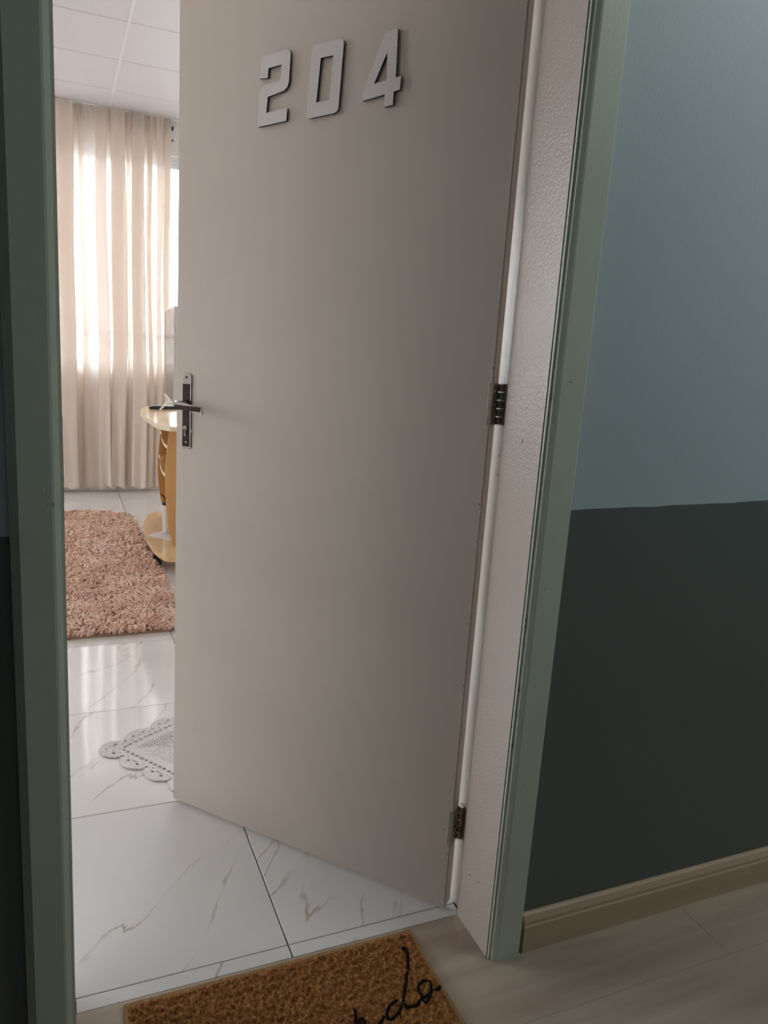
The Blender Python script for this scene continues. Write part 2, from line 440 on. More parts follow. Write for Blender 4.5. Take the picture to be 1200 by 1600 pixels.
# ---- walls
b = bmesh.new()
for xa, xb, za, zb in ((X0, JL - 0.027, -0.01, ZC + .05), (JR + 0.042, 3.3, -0.01, ZC + .05), (JL - 0.027, JR + 0.042, DZ + 0.03, ZC + .05)):
    bx(b, xa, xb, YW0, YW1, za, zb)
b.normal_update()
for f in b.faces:
    f.material_index = 0 if f.calc_center_median().y < YW0 + 1e-3 else 1
struct(obj('wall_front', b, None, mats=[M_hallwall, M_roomwall]), 'partition painted pale blue-grey above a dark green-grey dado')
b = bmesh.new()
xs = [X0] + sorted([v for w in WIN for v in w]) + [X1]
for i in range(0, len(xs), 2): bx(b, xs[i], xs[i + 1], YB, YB + 0.15, -0.01, ZC + .05)
for a, c in WIN:
    bx(b, a, c, YB, YB + 0.15, -0.01, SILL); bx(b, a, c, YB, YB + 0.15, HEAD, ZC + .05)
struct(obj('wall_back', b, M_roomwall), 'cream wall with windows behind the curtain')
b = bmesh.new()
bx(b, X0 - 0.1, X0, YW1, WL[0], -0.01, ZC + .05); bx(b, X0 - 0.1, X0, WL[1], YB, -0.01, ZC + .05)
bx(b, X0 - 0.1, X0, WL[0], WL[1], -0.01, SILL); bx(b, X0 - 0.1, X0, WL[0], WL[1], HEAD, ZC + .05)
struct(obj('wall_left', b, M_roomwall))
struct(obj('wall_right', box(X1, X1 + 0.1, YW1, YB, -0.01, ZC + .05), M_roomwall))
struct(obj('wall_hall_left', box(HX0 - 0.1, HX0, HY0, YW0, -0.01, HZ + .05), M_hallwall))
struct(obj('wall_hall_right', box(HX1, HX1 + 0.1, HY0, YW0, -0.01, HZ + .05), M_hallwall))
struct(obj('wall_hall_back', box(HX0, HX1, HY0 - 0.1, HY0, -0.01, HZ + .05), M_hallwall))

# ---- hall baseboards (moulded top)
def skirting(name, xa, xb, label=None):
    prof = [(YW0, 0.0), (1.1475, 0.0), (1.1475, 0.062), (1.1498, 0.066), (1.1498, 0.074), (1.1555, 0.086), (1.160, 0.089), (YW0, 0.089)]
    b = bmesh.new()
    A = [b.verts.new((xa, y, z)) for y, z in prof]; B = [b.verts.new((xb, y, z)) for y, z in prof]
    n = len(prof)
    for k in range(n): b.faces.new((A[k], A[(k + 1) % n], B[(k + 1) % n], B[k]))
    b.faces.new(A); b.faces.new(B[::-1])
    return struct(obj(name, b, M_base), label)
skirting('baseboard_right', 0.8945, HX1, 'beige moulded wooden baseboard to the right of the door')
skirting('baseboard_left', HX0, -0.078, 'beige moulded wooden baseboard to the left of the door')
# tile baseboard at the room's back wall, one piece per tile
sk = struct(obj('baseboard_back', box(X0, X1, YB - 0.002, YB, 0, 0.078), M_grout), 'skirting of cut marble-look tiles along the window wall')
for i in range(-8, 4):
    xa, xb = max(XJ + i * tw, X0), min(XJ + (i + 1) * tw, X1)
    if xb - xa < 0.04: continue
    obj('tile', box(xa + .0015, xb - .0015, YB - 0.011, YB - 0.002, 0.002, 0.08, bev=0.001), M_marble, sk)

# ------------------------------------------------------------------ door frame (jambs, stops, casings)
def jamb(side):
    s = 1 if side == 'right' else -1
    xf = JR if s > 0 else JL
    pts = [(0, YW0), (0, 1.298), (0.013, 1.298), (0.013, 1.345), (0.040, 1.345), (0.040, YW0)]
    if s < 0: pts = [(0, YW0), (0, 1.298), (0.008, 1.298), (0.008, 1.345), (0.025, 1.345), (0.025, YW0)]
    P = [(xf + s * x, y) for x, y in pts]
    b = prism(P, 0.0, DZ + 0.0)
    b.normal_update()
    for f in b.faces:
        c = f.calc_center_median()
        if c.y > 1.2975 and abs(f.normal.x) > 0.5: f.material_index = 1
    o = obj('trim_2' if s > 0 else 'trim_1', b, None, mats=[M_jamb, M_rebate])
    struct(o, ('right' if s > 0 else 'left') + ' door jamb in glossy cream paint with its stop')
    oc = 0.004 if s > 0 else 0.013
    w = 0.072
    prof = [(0.0015, 1.1655), (0.0015, 1.158), (0.0050, 1.1575), (0.0050, 1.1560), (0.0062, 1.1545), (0.0062, 1.152), (0.0125, 1.146), (0.016, 1.145),
            (w - oc, 1.145), (w, 1.145 + oc), (w, 1.1655)]
    P = [(xf + s * x, y) for x, y in prof]
    o2 = obj('casing', prism(P, 0.0, DZ + 0.07), M_casing, o)
    # room-side casing
    rprof = [(0.013, 1.345), (0.013, 1.356), (0.017, 1.360), (0.075, 1.360), (0.075, 1.3355), (0.0402, 1.3355), (0.0402, 1.345)]
    o3 = obj('casing', prism([(xf + s * x, y) for x, y in rprof], 0.0, DZ + 0.07), M_rebate, o)
    # hairline between jamb and casing
    if s > 0: obj('joint', prism([(xf + s * x, y) for x, y in [(0.0003, 1.1652), (0.0003, 1.1640), (0.0014, 1.1640), (0.0014, 1.1652)]], 0, DZ), M_gap, o)
    return o
tr2 = jamb('right'); tr1 = jamb('left')
hd = obj('trim_3', box(JL - 0.02, JR + 0.04, YW0, 1.345, DZ, DZ + 0.029), M_jamb)
struct(hd, 'head of the door frame')
obj('casing', box(JL - 0.069, JR + 0.072, 1.145, 1.1655, DZ + 0.0705, DZ + 0.14, bev=0.003), M_casing, hd)
obj('casing', box(JL - 0.0, JR + 0.0, 1.146, 1.1645, DZ + 0.001, DZ + 0.0705), M_casing, hd)
# filled screw caps and paint chips on the right jamb
def dome(x, y, z, r, m, parent, name, nrm='x'):
    b = bmesh.new(); bmesh.ops.create_uvsphere(b, u_segments=14, v_segments=8, radius=r)
    for v in b.verts: v.co = Vector((v.co.x * 0.35, v.co.y, v.co.z)) + Vector((x, y, z))
    return obj(name, b, m, parent, smooth=True)
for y, z in ((1.2295, 1.102), (1.262, 0.132), (1.226, 0.141)):
    dome(JR, y, z, 0.0052, M_jamb, tr2, 'screw_cap')
def chip(x, y, z, sx, sy, sz, parent):
    b = bmesh.new(); bmesh.ops.create_icosphere(b, subdivisions=1, radius=1)
    for v in b.verts:
        k = 1 + random.uniform(-.3, .3)
        v.co = Vector((x + v.co.x * sx * k, y + v.co.y * sy * k, z + v.co.z * sz * k))
    return obj('paint_chip', b, M_chip, parent)
for z, dy in ((0.765, 0), (0.752, 0.001), (0.57, 0), (0.50, 0.0), (1.19, 0.0), (0.62, 0.001)):
    chip(JR + 0.0022, 1.1575 - dy, z, 0.0007, 0.0016, random.uniform(0.002, 0.005), tr2)
for z in (1.06, 1.02, 0.18, 0.25):
    chip(JR + 0.013, 1.325, z, 0.0006, 0.0018, 0.003, tr2)
for x, z in ((0.845, 0.83), (0.85, 1.22), (0.856, 0.40)): chip(x, 1.1451, z, 0.0012, 0.0005, 0.0018, tr2)
for x, z, h in ((-0.024, 1.03, .003), (-0.010, 1.01, .004), (-0.020, 1.0, .002), (-0.015, 0.90, .0015), (-0.04, 1.42, .0015)):
    b = bmesh.new(); bmesh.ops.create_icosphere(b, subdivisions=2, radius=1)
    for v in b.verts: v.co = Vector((x + v.co.x * 0.0018, 1.1452 + v.co.y * 0.0007, z + v.co.z * h))
    obj('paint_drip', b, M_casing, tr1, smooth=True)
obj('strike_plate', box(JL - 0.0012, JL + 0.0008, 1.30, 1.325, 0.98, 1.12), M_chrome, tr1)

# ------------------------------------------------------------------ door leaf (local: +x toward the free edge, -y toward the hall)
HP = Vector((0.7905, 1.314, 0)); ang = math.atan2(0.763, -0.6459)
L = 0.812
door = obj('door_1', None, None, mats=[M_door])
b = box(0, L, -0.0345, 0.0, 0.008, 2.10)
# local frame: x along leaf; hall face must look to (-.763,-.646): local +y after rotation by ang
es = [e for e in b.edges]
bmesh.ops.bevel(b, geom=es, offset=0.0016, segments=2, affect='EDGES')
bmesh.ops.recalc_face_normals(b, faces=b.faces); b.to_mesh(door.data); b.free()
door.location = HP; door.rotation_euler = (0, 0, ang)
struct(door, 'cream painted flush door standing half open, numbered 204')
# rotation by ang maps local +y to (-sin, cos) = (-.763,-.646): the hall side
def ring_fix(pts): return [(s, z) for s, z in pts]
d2 = [(0.582, 1.806), (0.579, 1.839), (0.576, 1.846), (0.569, 1.849), (0.514, 1.855), (0.507, 1.853), (0.504, 1.847), (0.506, 1.793), (0.509, 1.784), (0.517, 1.777), (0.559, 1.768), (0.5615, 1.737), (0.508, 1.742), (0.509, 1.7175), (0.582, 1.710), (0.5842, 1.712), (0.582, 1.773), (0.579, 1.783), (0.571, 1.790), (0.5275, 1.798), (0.526, 1.828), (0.559, 1.824), (0.5605, 1.805)]
d0o = [(0.4515, 1.850), (0.449, 1.8555), (0.444, 1.8575), (0.384, 1.861), (0.378, 1.859), (0.3765, 1.853), (0.382, 1.732), (0.385, 1.727), (0.392, 1.724), (0.451, 1.718), (0.457, 1.720), (0.459, 1.726)]
d0i = [(0.4295, 1.831), (0.400, 1.833), (0.4045, 1.750), (0.436, 1.7475)]
d4o = [(0.256, 1.866), (0.284, 1.861), (0.325, 1.762), (0.3265, 1.742), (0.277, 1.750), (0.2765, 1.727), (0.257, 1.7295), (0.257, 1.7535), (0.244, 1.756), (0.243, 1.780), (0.2545, 1.779)]
d4i = [(0.2765, 1.826), (0.302, 1.7715), (0.2745, 1.776)]
for nm, o_, hs in (('2', d2, []), ('0', d0o, [d0i]), ('4', d4o, [d4i])):
    b = prism(o_, 0.0, 0.006, holes=hs, mat_side=1)
    # prism is in (s, z) plane with thickness in local z -> turn so thickness goes to +y
    for v in b.verts: v.co = Vector((v.co.x, 0.0016 + v.co.z, v.co.y))
    o = obj('door_number', b, None, door, mats=[M_digit, M_digitside]); o['label'] = 'brushed metal numeral ' + nm
# lock plate
b = box(0.7605, 0.7915, 0.0, 0.0035, 0.985, 1.172)
es = [e for e in b.edges if abs(e.verts[0].co.y - e.verts[1].co.y) > 0.001]
bmesh.ops.bevel(b, geom=es, offset=0.004, segments=3, affect='EDGES')
es = [e for e in b.edges if min(v.co.y for v in e.verts) > 0.0034]
bmesh.ops.bevel(b, geom=es, offset=0.002, segments=2, affect='EDGES')
lp = obj('lock_plate', b, M_chrome, door); lp['label'] = 'chrome lock plate, dark hall reflection coloured into the middle'
obj('plate_reflection', box(0.7665, 0.7885, 0.0034, 0.0042, 0.992, 1.145, bev=0.0003), M_darkchrome, lp)  # strip coloured as the dark hallway mirrored in the chrome
b = bmesh.new(); r = bmesh.ops.create_cone(b, segments=16, radius1=0.003, radius2=0.0026, depth=0.002, cap_ends=True)
for v in b.verts: v.co = Vector((v.co.x + 0.777, v.co.z + 0.0045, v.co.y + 1.161))
obj('screw', b, M_black, lp)
b = bmesh.new(); bmesh.ops.create_cone(b, segments=20, radius1=0.0062, radius2=0.0058, depth=0.003, cap_ends=True)
for v in b.verts: v.co = Vector((v.co.x + 0.778, v.co.z + 0.0055, v.co.y + 1.038))
bx(b, 0.7755, 0.7805, 0.004, 0.007, 1.0185, 1.034)
obj('keyhole_cylinder', b, M_chrome, lp)
obj('keyhole', box(0.7770, 0.7790, 0.0060, 0.0073, 1.022, 1.040), M_black, lp)
b = bmesh.new(); bmesh.ops.create_cone(b, segments=16, radius1=0.0032, radius2=0.0028, depth=0.002, cap_ends=True)
for v in b.verts: v.co = Vector((v.co.x + 0.776, v.co.z + 0.0045, v.co.y + 1.003))
obj('screw', b, M_chrome, lp)
# small catch sticking out at the plate's edge
obj('catch', tube([(0.7625, 0.004, 1.028), (0.757, 0.007, 1.030), (0.7545, 0.009, 1.036)], 0.0012, 6), M_chrome, lp)
# lever handle, hall side
LV = 1.097
b = tube([(0.776, 0.003, LV), (0.776, 0.036, LV)], 0.0078, 16)
lh = obj('lever_handle', b, M_chrome, door, smooth=False); lh['label'] = 'chrome lever handle with flat dark bar'
b = bmesh.new(); bmesh.ops.create_cone(b, segments=20, radius1=0.0115, radius2=0.0105, depth=0.006, cap_ends=True)
for v in b.verts: v.co = Vector((v.co.x + 0.776, v.co.z + 0.006, v.co.y + LV))
obj('rosette', b, M_black, lh)
b = bmesh.new()
sec = []
for s, y, zc, h in ((0.786, 0.036, LV + .002, .0060), (0.780, 0.036, LV, .0068), (0.745, 0.037, LV - .003, .0072), (0.700, 0.040, LV - .0085, .0074), (0.692, 0.040, LV - .010, .0074)):
    sec.append([b.verts.new((s, y + dy, zc + dz)) for dy, dz in ((0, -h), (0.006, -h), (0.006, h), (0, h))])
for i in range(len(sec) - 1):
    for k in range(4): b.faces.new((sec[i][k], sec[i][(k + 1) % 4], sec[i + 1][(k + 1) % 4], sec[i + 1][k]))
b.faces.new(sec[0]); b.faces.new(sec[-1][::-1])
bmesh.ops.recalc_face_normals(b, faces=b.faces)
es = list(b.edges); bmesh.ops.bevel(b, geom=es, offset=0.0010, segments=2, affect='EDGES')
obj('lever_bar', b, M_chrome, lh)
obj('bar_reflection', box(0.697, 0.776, 0.0425, 0.0468, LV - 0.0115, LV - 0.0005), M_darkchrome, lh).rotation_euler = (0, 0, 0)  # same dark reflection coloured onto the front of the bar
# plate and lever of the room side, latch in the edge
b = box(0.7605, 0.7915, -0.0385, -0.0345, 0.985, 1.172, bev=0.0015)
rp = obj('lock_plate', b, M_chrome, door)
b = tube([(0.776, -0.036, LV), (0.776, -0.080, LV)], 0.0078, 14); bx(b, 0.692, 0.786, -0.088, -0.080, LV - .009, LV + .005, bev=0.001)
obj('lever_handle', b, M_chrome, door)
obj('latch_plate', box(L - 0.0005, L + 0.0012, -0.029, -0.006, 0.99, 1.16), M_chrome, door)
# hinges
def hinge(zc, old=False):
    h = 0.083; e = obj('hinge', box(-0.0005, 0.0, -0.0330, -0.0065, zc - h / 2, zc + h / 2), M_brasspaint if old else M_brass, door)
    for v in e.data.vertices: v.co.x -= 0.0012
    # leaf on the door edge wraps a little over the hall face corner
    b = box(-0.0024, 0.0, -0.031, 0.0012, zc - h / 2, zc + h / 2, bev=0.0004)
    obj('hinge_leaf', b, M_brasspaint if old else M_brass, e)
    b = box(-0.0012, 0.0075, -0.0002, 0.0014, zc - h / 2, zc + h / 2, bev=0.0004)
    obj('hinge_leaf', b, M_brasspaint if old else M_brass, e)
    for k in range(5):
        z0 = zc - h / 2 + k * h / 5
        b = tube([(-0.0072, -0.0350, z0 + 0.001), (-0.0072, -0.0350, z0 + h / 5 - 0.001)], 0.0062, 12)
        obj('knuckle', b, M_chrome if k % 2 else M_brass, e, smooth=False)
    for k in (-1, 0, 1):
        b = bmesh.new(); bmesh.ops.create_cone(b, segments=12, radius1=0.003, radius2=0.002, depth=0.0016, cap_ends=True)
        for v in b.verts: v.co = Vector((-0.0028 - v.co.z, v.co.y - 0.013 + 0.004 * k, v.co.x + zc + k * 0.026))
        obj('screw', b, M_chip if old else M_chrome, e)
    # leaf on the jamb rebate (fixed to the frame)
    f = obj('hinge_leaf', box(JR + 0.0110, JR + 0.0131, 1.300, 1.3445, zc - h / 2, zc + h / 2, bev=0.0004), M_brasspaint, tr2)
    return e
h1 = hinge(1.163); h1['label'] = 'worn metal hinge at handle height'
h2 = hinge(0.214, True); h2['label'] = 'painted-over hinge near the floor'
for z, s in ((1.235, 0.0), (0.88, .002), (0.96, .003), (0.70, .003), (0.15, .004), (0.132, .003), (0.56, .002), (0.205, .015)):
    b = bmesh.new(); bmesh.ops.create_icosphere(b, subdivisions=1, radius=1)
    for v in b.verts: v.co = Vector((0.002 + s + v.co.x * 0.0011, v.co.y * 0.0004, z + v.co.z * random.uniform(.0014, .0026)))
    obj('paint_chip', b, M_chip, door)
b = bmesh.new(); bmesh.ops.create_icosphere(b, subdivisions=1, radius=1)
for v in b.verts: v.co = Vector((L - 0.001 + v.co.x * 0.0014, -0.001 + v.co.y * 0.0014, 0.030 + v.co.z * 0.009))
obj('paint_chip', b, M_chip, door)

# ------------------------------------------------------------------ windows
def window(idx, a, c):
    y0 = YB + 0.05
    b = bmesh.new(); t = 0.045
    bx(b, a, c, y0, y0 + 0.05, HEAD - t, HEAD, 0.003); bx(b, a, c, y0, y0 + 0.05, SILL, SILL + t, 0.003)
    bx(b, a, a + t, y0, y0 + 0.05, SILL + t, HEAD - t, 0.003); bx(b, c - t, c, y0, y0 + 0.05, SILL + t, HEAD - t, 0.003)
    w = obj('window_%d' % idx, b, M_alu)
    struct(w, 'white aluminium sliding window' + (' behind the cream curtain' if idx == 1 else ' further left in the room'))
    n = 3; mid = 1.265
    ws = (c - a - 2 * t) / n
    for k in range(n):
        xa = a + t + k * ws; xb = xa + ws
        fr = bmesh.new()
        for (u0, u1, v0, v1) in ((xa, xb, HEAD - t - 0.04, HEAD - t - .002), (xa, xb, mid - 0.02, mid + 0.02), (xa, xa + 0.02, mid + .02, HEAD - t - .04), (xb - 0.02, xb, mid + .02, HEAD - t - .04), (xa, xb, SILL + t, SILL + t + .02)):
            bx(fr, u0, u1, y0 + 0.012, y0 + 0.038, v0, v1, 0.002)
        s = obj('sash', fr, M_alu, w)
        obj('pane', box(xa + .02, xb - .02, y0 + 0.022, y0 + 0.027, mid + 0.02, HEAD - t - 0.04), M_glass, s)
        obj('pane', box(xa + .002, xb - .002, y0 + 0.022, y0 + 0.027, SILL + t + 0.02, mid - 0.02), M_glass, s)
    obj('window_sill', box(a - 0.02, c + 0.02, YB - 0.02, YB + 0.05, SILL - 0.025, SILL, bev=0.003), M_marble, w)
window(1, *WIN[0]); window(2, *WIN[1])
b = bmesh.new()
for ya, yb, za, zb in ((WL[0], WL[1], HEAD - .045, HEAD), (WL[0], WL[1], SILL, SILL + .045), (WL[0], WL[0] + .045, SILL + .045, HEAD - .045), (WL[1] - .045, WL[1], SILL + .045, HEAD - .045), (5.03, 5.07, SILL + .045, HEAD - .045)):
    bx(b, X0 - 0.09, X0 - 0.04, ya, yb, za, zb, 0.003)
w3 = struct(obj('window_3', b, M_alu), 'white aluminium window added unseen in the left wall to light the room')  # unseen window put in to brighten door, rug and curtain
for ya, yb in ((WL[0] + .045, 5.03), (5.07, WL[1] - .045)):
    obj('pane', box(X0 - 0.068, X0 - 0.063, ya, yb, SILL + .045, HEAD - .045), M_glass, w3)

# ------------------------------------------------------------------ curtain
cx = []
x = -0.92
while x < -0.06:                        # ordinary folds outside the picture on the left
    cx += [(x, .40), (x + .085, .37), (x + .03, .40), (x + .10, .42)]
    x += 0.115
cx += [(0.00, .40), (.135, .352), (.010, .372), (.128, .392), (.012, .412), (.145, .432),
       (.205, .428), (.165, .418), (.225, .405), (.281, .40), (.362, .365), (.285, .385), (.372, .41),
       (.392, .405), (.486, .360), (.385, .378), (.482, .395), (.392, .415), (.495, .432),
       (.532, .41), (.500, .395), (.575, .372), (.628, .352), (.535, .368), (.615, .385), (.54, .405), (.626, .43),
       (.655, .41), (.690, .375), (.65, .388), (.686, .402), (.653, .418), (.70, .43),
       (.735, .40), (.765, .378), (.715, .395), (.772, .415),
       (.822, .370), (.770, .385), (.818, .40), (.772, .415), (.805, .428)]
cx = [(a, 6.0 + b_) for a, b_ in cx]
nz = 70; zt, zb = ZC - 0.012, 0.047
S = 6
base = spline([(a, b_, 0) for a, b_ in cx], S)
nn_ = len(base)
V = np.zeros((nz + 1, nn_, 3), 'f4')
for k in range(nz + 1):
    f = k / nz; z = zt + (zb - zt) * f
    for i, p in enumerate(base):
        u = i / S
        dx = 0.030 * noise.noise(Vector((u * 0.33, f * 2.1, 1.7))) * min(1, f * 3)
        dy = 0.014 * noise.noise(Vector((u * 0.45, f * 2.6, 9.2)))
        pl_ = max(0.0, 1 - (zt - z) / 0.17)
        # gathered pleats right under the track, relaxing downwards
        pinch = pl_ * 0.030 * math.sin(p.x * 190 + 2 * math.sin(p.x * 31))
        low = max(0, (0.9 - z) / 0.9)
        yy = p.y - 0.012 + dy + pinch - 0.016 * low * math.sin(p.x * 72)
        yy = (yy - 6.39) * (0.75 + 0.25 * min(1, f * 5)) + 6.39
        zz = z + (0.012 * math.sin(p.x * 61) * (f ** 6))
        V[k, i] = (p.x + dx, yy, zz)
idx = np.arange((nz + 1) * nn_).reshape(nz + 1, nn_)
Q = np.stack([idx[:-1, :-1], idx[:-1, 1:], idx[1:, 1:], idx[1:, :-1]], -1).reshape(-1, 4)
cur = fast_mesh('curtain', V.reshape(-1, 3), Q, M_curtain)
tag(cur, 'floor-length sheer cream curtain gathered in folds in front of the window', 'curtain')
ctr = struct(obj('trim_4', box(-1.0, 0.90, 6.375, 6.402, ZC - 0.010, ZC - 0.001, bev=0.001), M_white), 'ceiling track of the curtain')
# bracket fixed on the wall over the bare part of the window
br = empty('wall_bracket', (0.846, YB, 2.80)); tag(br, 'small white bracket with two screws on the wall above the window', 'bracket')
obj('bracket_plate', box(-0.022, 0.03, -0.004, 0.0, -0.10, 0.055, bev=0.001), M_white, br)
for dz in (0.03, -0.055):
    b = bmesh.new(); bmesh.ops.create_cone(b, segments=12, radius1=0.008, radius2=0.006, depth=0.006, cap_ends=True)
    for v in b.verts: v.co = Vector((v.co.x, -0.006 + v.co.z, v.co.y * (2.2 if dz > 0 else 1) + dz))
    obj('screw', b, M_chip, br)

# ------------------------------------------------------------------ shaggy rug
rug = empty('shaggy_rug', (0, 0, 0)); tag(rug, 'salmon beige shaggy rug lying on the white tiles in the room', 'rug')
def edge_x(y): return 0.437 + (5.47 - y) * 0.0300
ys0, ys1, xl = 3.215, 5.60, -1.15
outline = [(xl, ys0), (0.425, ys0), (edge_x(5.15)-.012, 5.0), (edge_x(5.45), 5.45), (edge_x(5.5) - 0.02, 5.54), (0.38, 5.585), (0.30, ys1), (xl, ys1)]
obj('backing', prism(outline, 0.0, 0.012), M_rugback, rug)
nt_ = 46000
tx = xl + (0.50 - xl) * rng.random(nt_); ty = ys0 + (ys1 - ys0) * rng.random(nt_)
# denser where the picture looks
keep = (tx < (0.437 + (5.47 - ty) * 0.03 - 0.004)) & ~((ty > 5.45) & (tx > 0.40 - (ty - 5.45) * 0.8)) & ((tx > -0.15) | (rng.random(nt_) < 0.55))
tx, ty = tx[keep], ty[keep]; n = len(tx)
ang_ = np.array([noise.noise(Vector((float(a) * 5, float(c) * 5, 0))) * 5.5 + noise.noise(Vector((float(a) * 19, float(c) * 19, 5))) * 4 for a, c in zip(tx, ty)]) - 1.2
ang_ += rng.normal(0, .45, n)
ln = rng.uniform(.030, .046, n); lean = rng.uniform(.5, .95, n); w = rng.uniform(.0035, .0062, n)
dxv = np.cos(ang_); dyv = np.sin(ang_)
Vt = []; prof = [(0.0, 0.0, 1.0), (0.35, 0.62, 1.15), (0.75, 0.86, 0.95), (1.0, 0.72, 0.35)]
for (fx, fz, fwid) in prof:
    for k in range(3):
        a2 = ang_ + k * 2 * PI / 3
        px = tx + dxv * ln * lean * fx + np.cos(a2) * w * fwid
        py = ty + dyv * ln * lean * fx + np.sin(a2) * w * fwid
        pz = 0.008 + ln * fz * (1.05 - lean * 0.5) + (0.002 * k if fx > 0 else 0)
        Vt.append(np.stack([px, py, pz], -1))
Vt = np.stack(Vt, 1)                       # n, 12, 3
Fl = []
for i in range(3):
    for k in range(3):
        Fl.append((i * 3 + k, i * 3 + (k + 1) % 3, (i + 1) * 3 + (k + 1) % 3, (i + 1) * 3 + k))
Fl = np.array(Fl); Qt = (Fl[None] + (np.arange(n) * 12)[:, None, None]).reshape(-1, 4)
pile = fast_mesh('pile', Vt.reshape(-1, 3), Qt, M_rug, rug); pile['kind'] = 'stuff'

# ------------------------------------------------------------------ crochet mat (square, a corner toward the left, scalloped)
ccx, ccy, ca = 0.350, 2.215, math.radians(-10.5 + 45)
g = 0.0026; R_ = 0.235; NN = int(2 * R_ / g)
us = (np.arange(NN + 1) - NN / 2) * g
U, Vv = np.meshgrid(us, us, indexing='ij')
def solid(u, v):
    au, av = np.abs(u), np.abs(v); mm = np.maximum(au, av); t = np.where(au > av, v, u)
    ok = mm < 0.158
    for c1, c2 in ((a_ * .0517, b_ * .146) for a_ in (-1, 1) for b_ in (-1, 1)):
        ok |= (np.hypot(u - c1, (v - c2) * 1.0) < 0.057) | (np.hypot(u - c2, v - c1) < 0.057)
    ok |= np.hypot(au - 0.150, av - 0.150) < 0.050
    per = 0.1034
    corner = (au > 0.150) & (av > 0.150)
    # row of large oblong holes
    ph = np.abs(((t / 0.0195) % 1) - 0.5)
    ok &= ~((np.abs(mm - 0.141) < 0.0056) & (ph < 0.32) & (np.minimum(au, av) < 0.147))
    # fine mesh in the middle
    inn = (mm < 0.108)
    hu = np.abs(((u / 0.0104) % 1) - 0.5); hv = np.abs(((v / 0.0104) % 1) - 0.5)
    ok &= ~(inn & (hu < 0.26) & (hv < 0.26))
    # slits of the shells in the border
    q = (t / per % 1.0) - 0.5
    for q0, m0, dq, dm in ((-0.18, 0.172, 0.06, 0.0050), (0.18, 0.172, 0.06, 0.0050), (0.5, 0.166, 0.05, 0.006), (-0.5, 0.166, 0.05, 0.006), (0.0, 0.163, 0.10, 0.0030), (-0.33, 0.158, 0.03, 0.003), (0.33, 0.158, 0.03, 0.003)):
        ok &= ~((((q - q0) / dq) ** 2 + ((mm - m0) / dm) ** 2 < 1) & ~corner)
    for (rr, a0) in ((0.030, 0.2), (0.030, 0.8), (0.030, 1.37)):
        ok &= ~(corner & (np.hypot((au - 0.150) - rr * math.cos(a0), (av - 0.150) - rr * math.sin(a0)) < 0.0040))
    return ok
Uc, Vc = (U[:-1, :-1] + g / 2), (Vv[:-1, :-1] + g / 2)
msk = solid(Uc, Vc)
MM = np.maximum(np.abs(U), np.abs(Vv))
Hh = 0.0052 + 0.0011 * np.sin(MM * 2 * PI / 0.0098) + 0.0006 * np.sin(U * 900) * np.sin(Vv * 900)
wob = 1 + 0.012 * np.sin(3 * np.arctan2(Vv, U) + 1)
cU, cV = U * wob, Vv * wob
Xw = ccx + cU * math.cos(ca) - cV * math.sin(ca); Yw = ccy + cU * math.sin(ca) + cV * math.cos(ca)
top = np.stack([Xw, Yw, Hh], -1).reshape(-1, 3); bot = np.stack([Xw, Yw, np.full_like(Hh, 0.0006)], -1).reshape(-1, 3)
ii = np.arange((NN + 1) ** 2).reshape(NN + 1, NN + 1); off = (NN + 1) ** 2
q4 = np.stack([ii[:-1, :-1], ii[1:, :-1], ii[1:, 1:], ii[:-1, 1:]], -1)
F_ = [q4[msk]]
F_.append(q4[msk][:, ::-1] + off)
pad = np.pad(msk, 1)
for (du, dv, e0, e1) in ((-1, 0, 3, 0), (1, 0, 1, 2), (0, -1, 0, 1), (0, 1, 2, 3)):
    nb = pad[1 + du:1 + du + NN, 1 + dv:1 + dv + NN]
    bd = msk & ~nb; qq = q4[bd]
    F_.append(np.stack([qq[:, e0], qq[:, e0] + off, qq[:, e1] + off, qq[:, e1]], -1))
Fq = np.concatenate(F_)
used = np.unique(Fq); remap = np.zeros(2 * off, 'i4'); remap[used] = np.arange(len(used))
cro = fast_mesh('crochet_mat', np.concatenate([top, bot])[used], remap[Fq], M_crochet)
tag(cro, 'white openwork crochet mat with scalloped edge on the tiles behind the door', 'mat')

# ------------------------------------------------------------------ coir doormat
dm = empty('doormat', (0, 0, 0)); tag(dm, 'brown coir doormat with black handwritten lettering on the hall floor', 'doormat')
mx0, mx1, my0, my1 = 0.087, 0.689, 0.878, 1.281
obj('mat_backing', box(mx0, mx1, my0, my1, 0.0, 0.0085, bev=0.001), M_coiredge, dm)
g = 0.0024; nx = int((mx1 - mx0 - .012) / g); ny = int((my1 - my0 - .012) / g)
xs_ = mx0 + 0.006 + np.arange(nx + 1) * g; ys_ = my0 + 0.006 + np.arange(ny + 1) * g
VV = np.zeros((nx + 1, ny + 1, 3), 'f4')
def pitted(x, y):
    a = noise.noise(Vector((x * 95, y * 95, 0))); b2 = noise.noise(Vector((x * 230, y * 230, 4)))
    return 0.0125 + 0.0055 * max(-0.9, min(0.5, a * 1.7)) + 0.0022 * b2
for i, x in enumerate(xs_):
    for j, y in enumerate(ys_):
        e = min(i, nx - i, j, ny - j)
        VV[i, j] = (x, y, pitted(x, y) if e > 2 else 0.0085 + 0.001 * e)
ii = np.arange((nx + 1) * (ny + 1)).reshape(nx + 1, ny + 1)
Q = np.stack([ii[:-1, :-1], ii[1:, :-1], ii[1:, 1:], ii[:-1, 1:]], -1).reshape(-1, 4)
pf = fast_mesh('coir_pile', VV.reshape(-1, 3), Q, M_coir, dm, smooth=False); pf['kind'] = 'stuff'
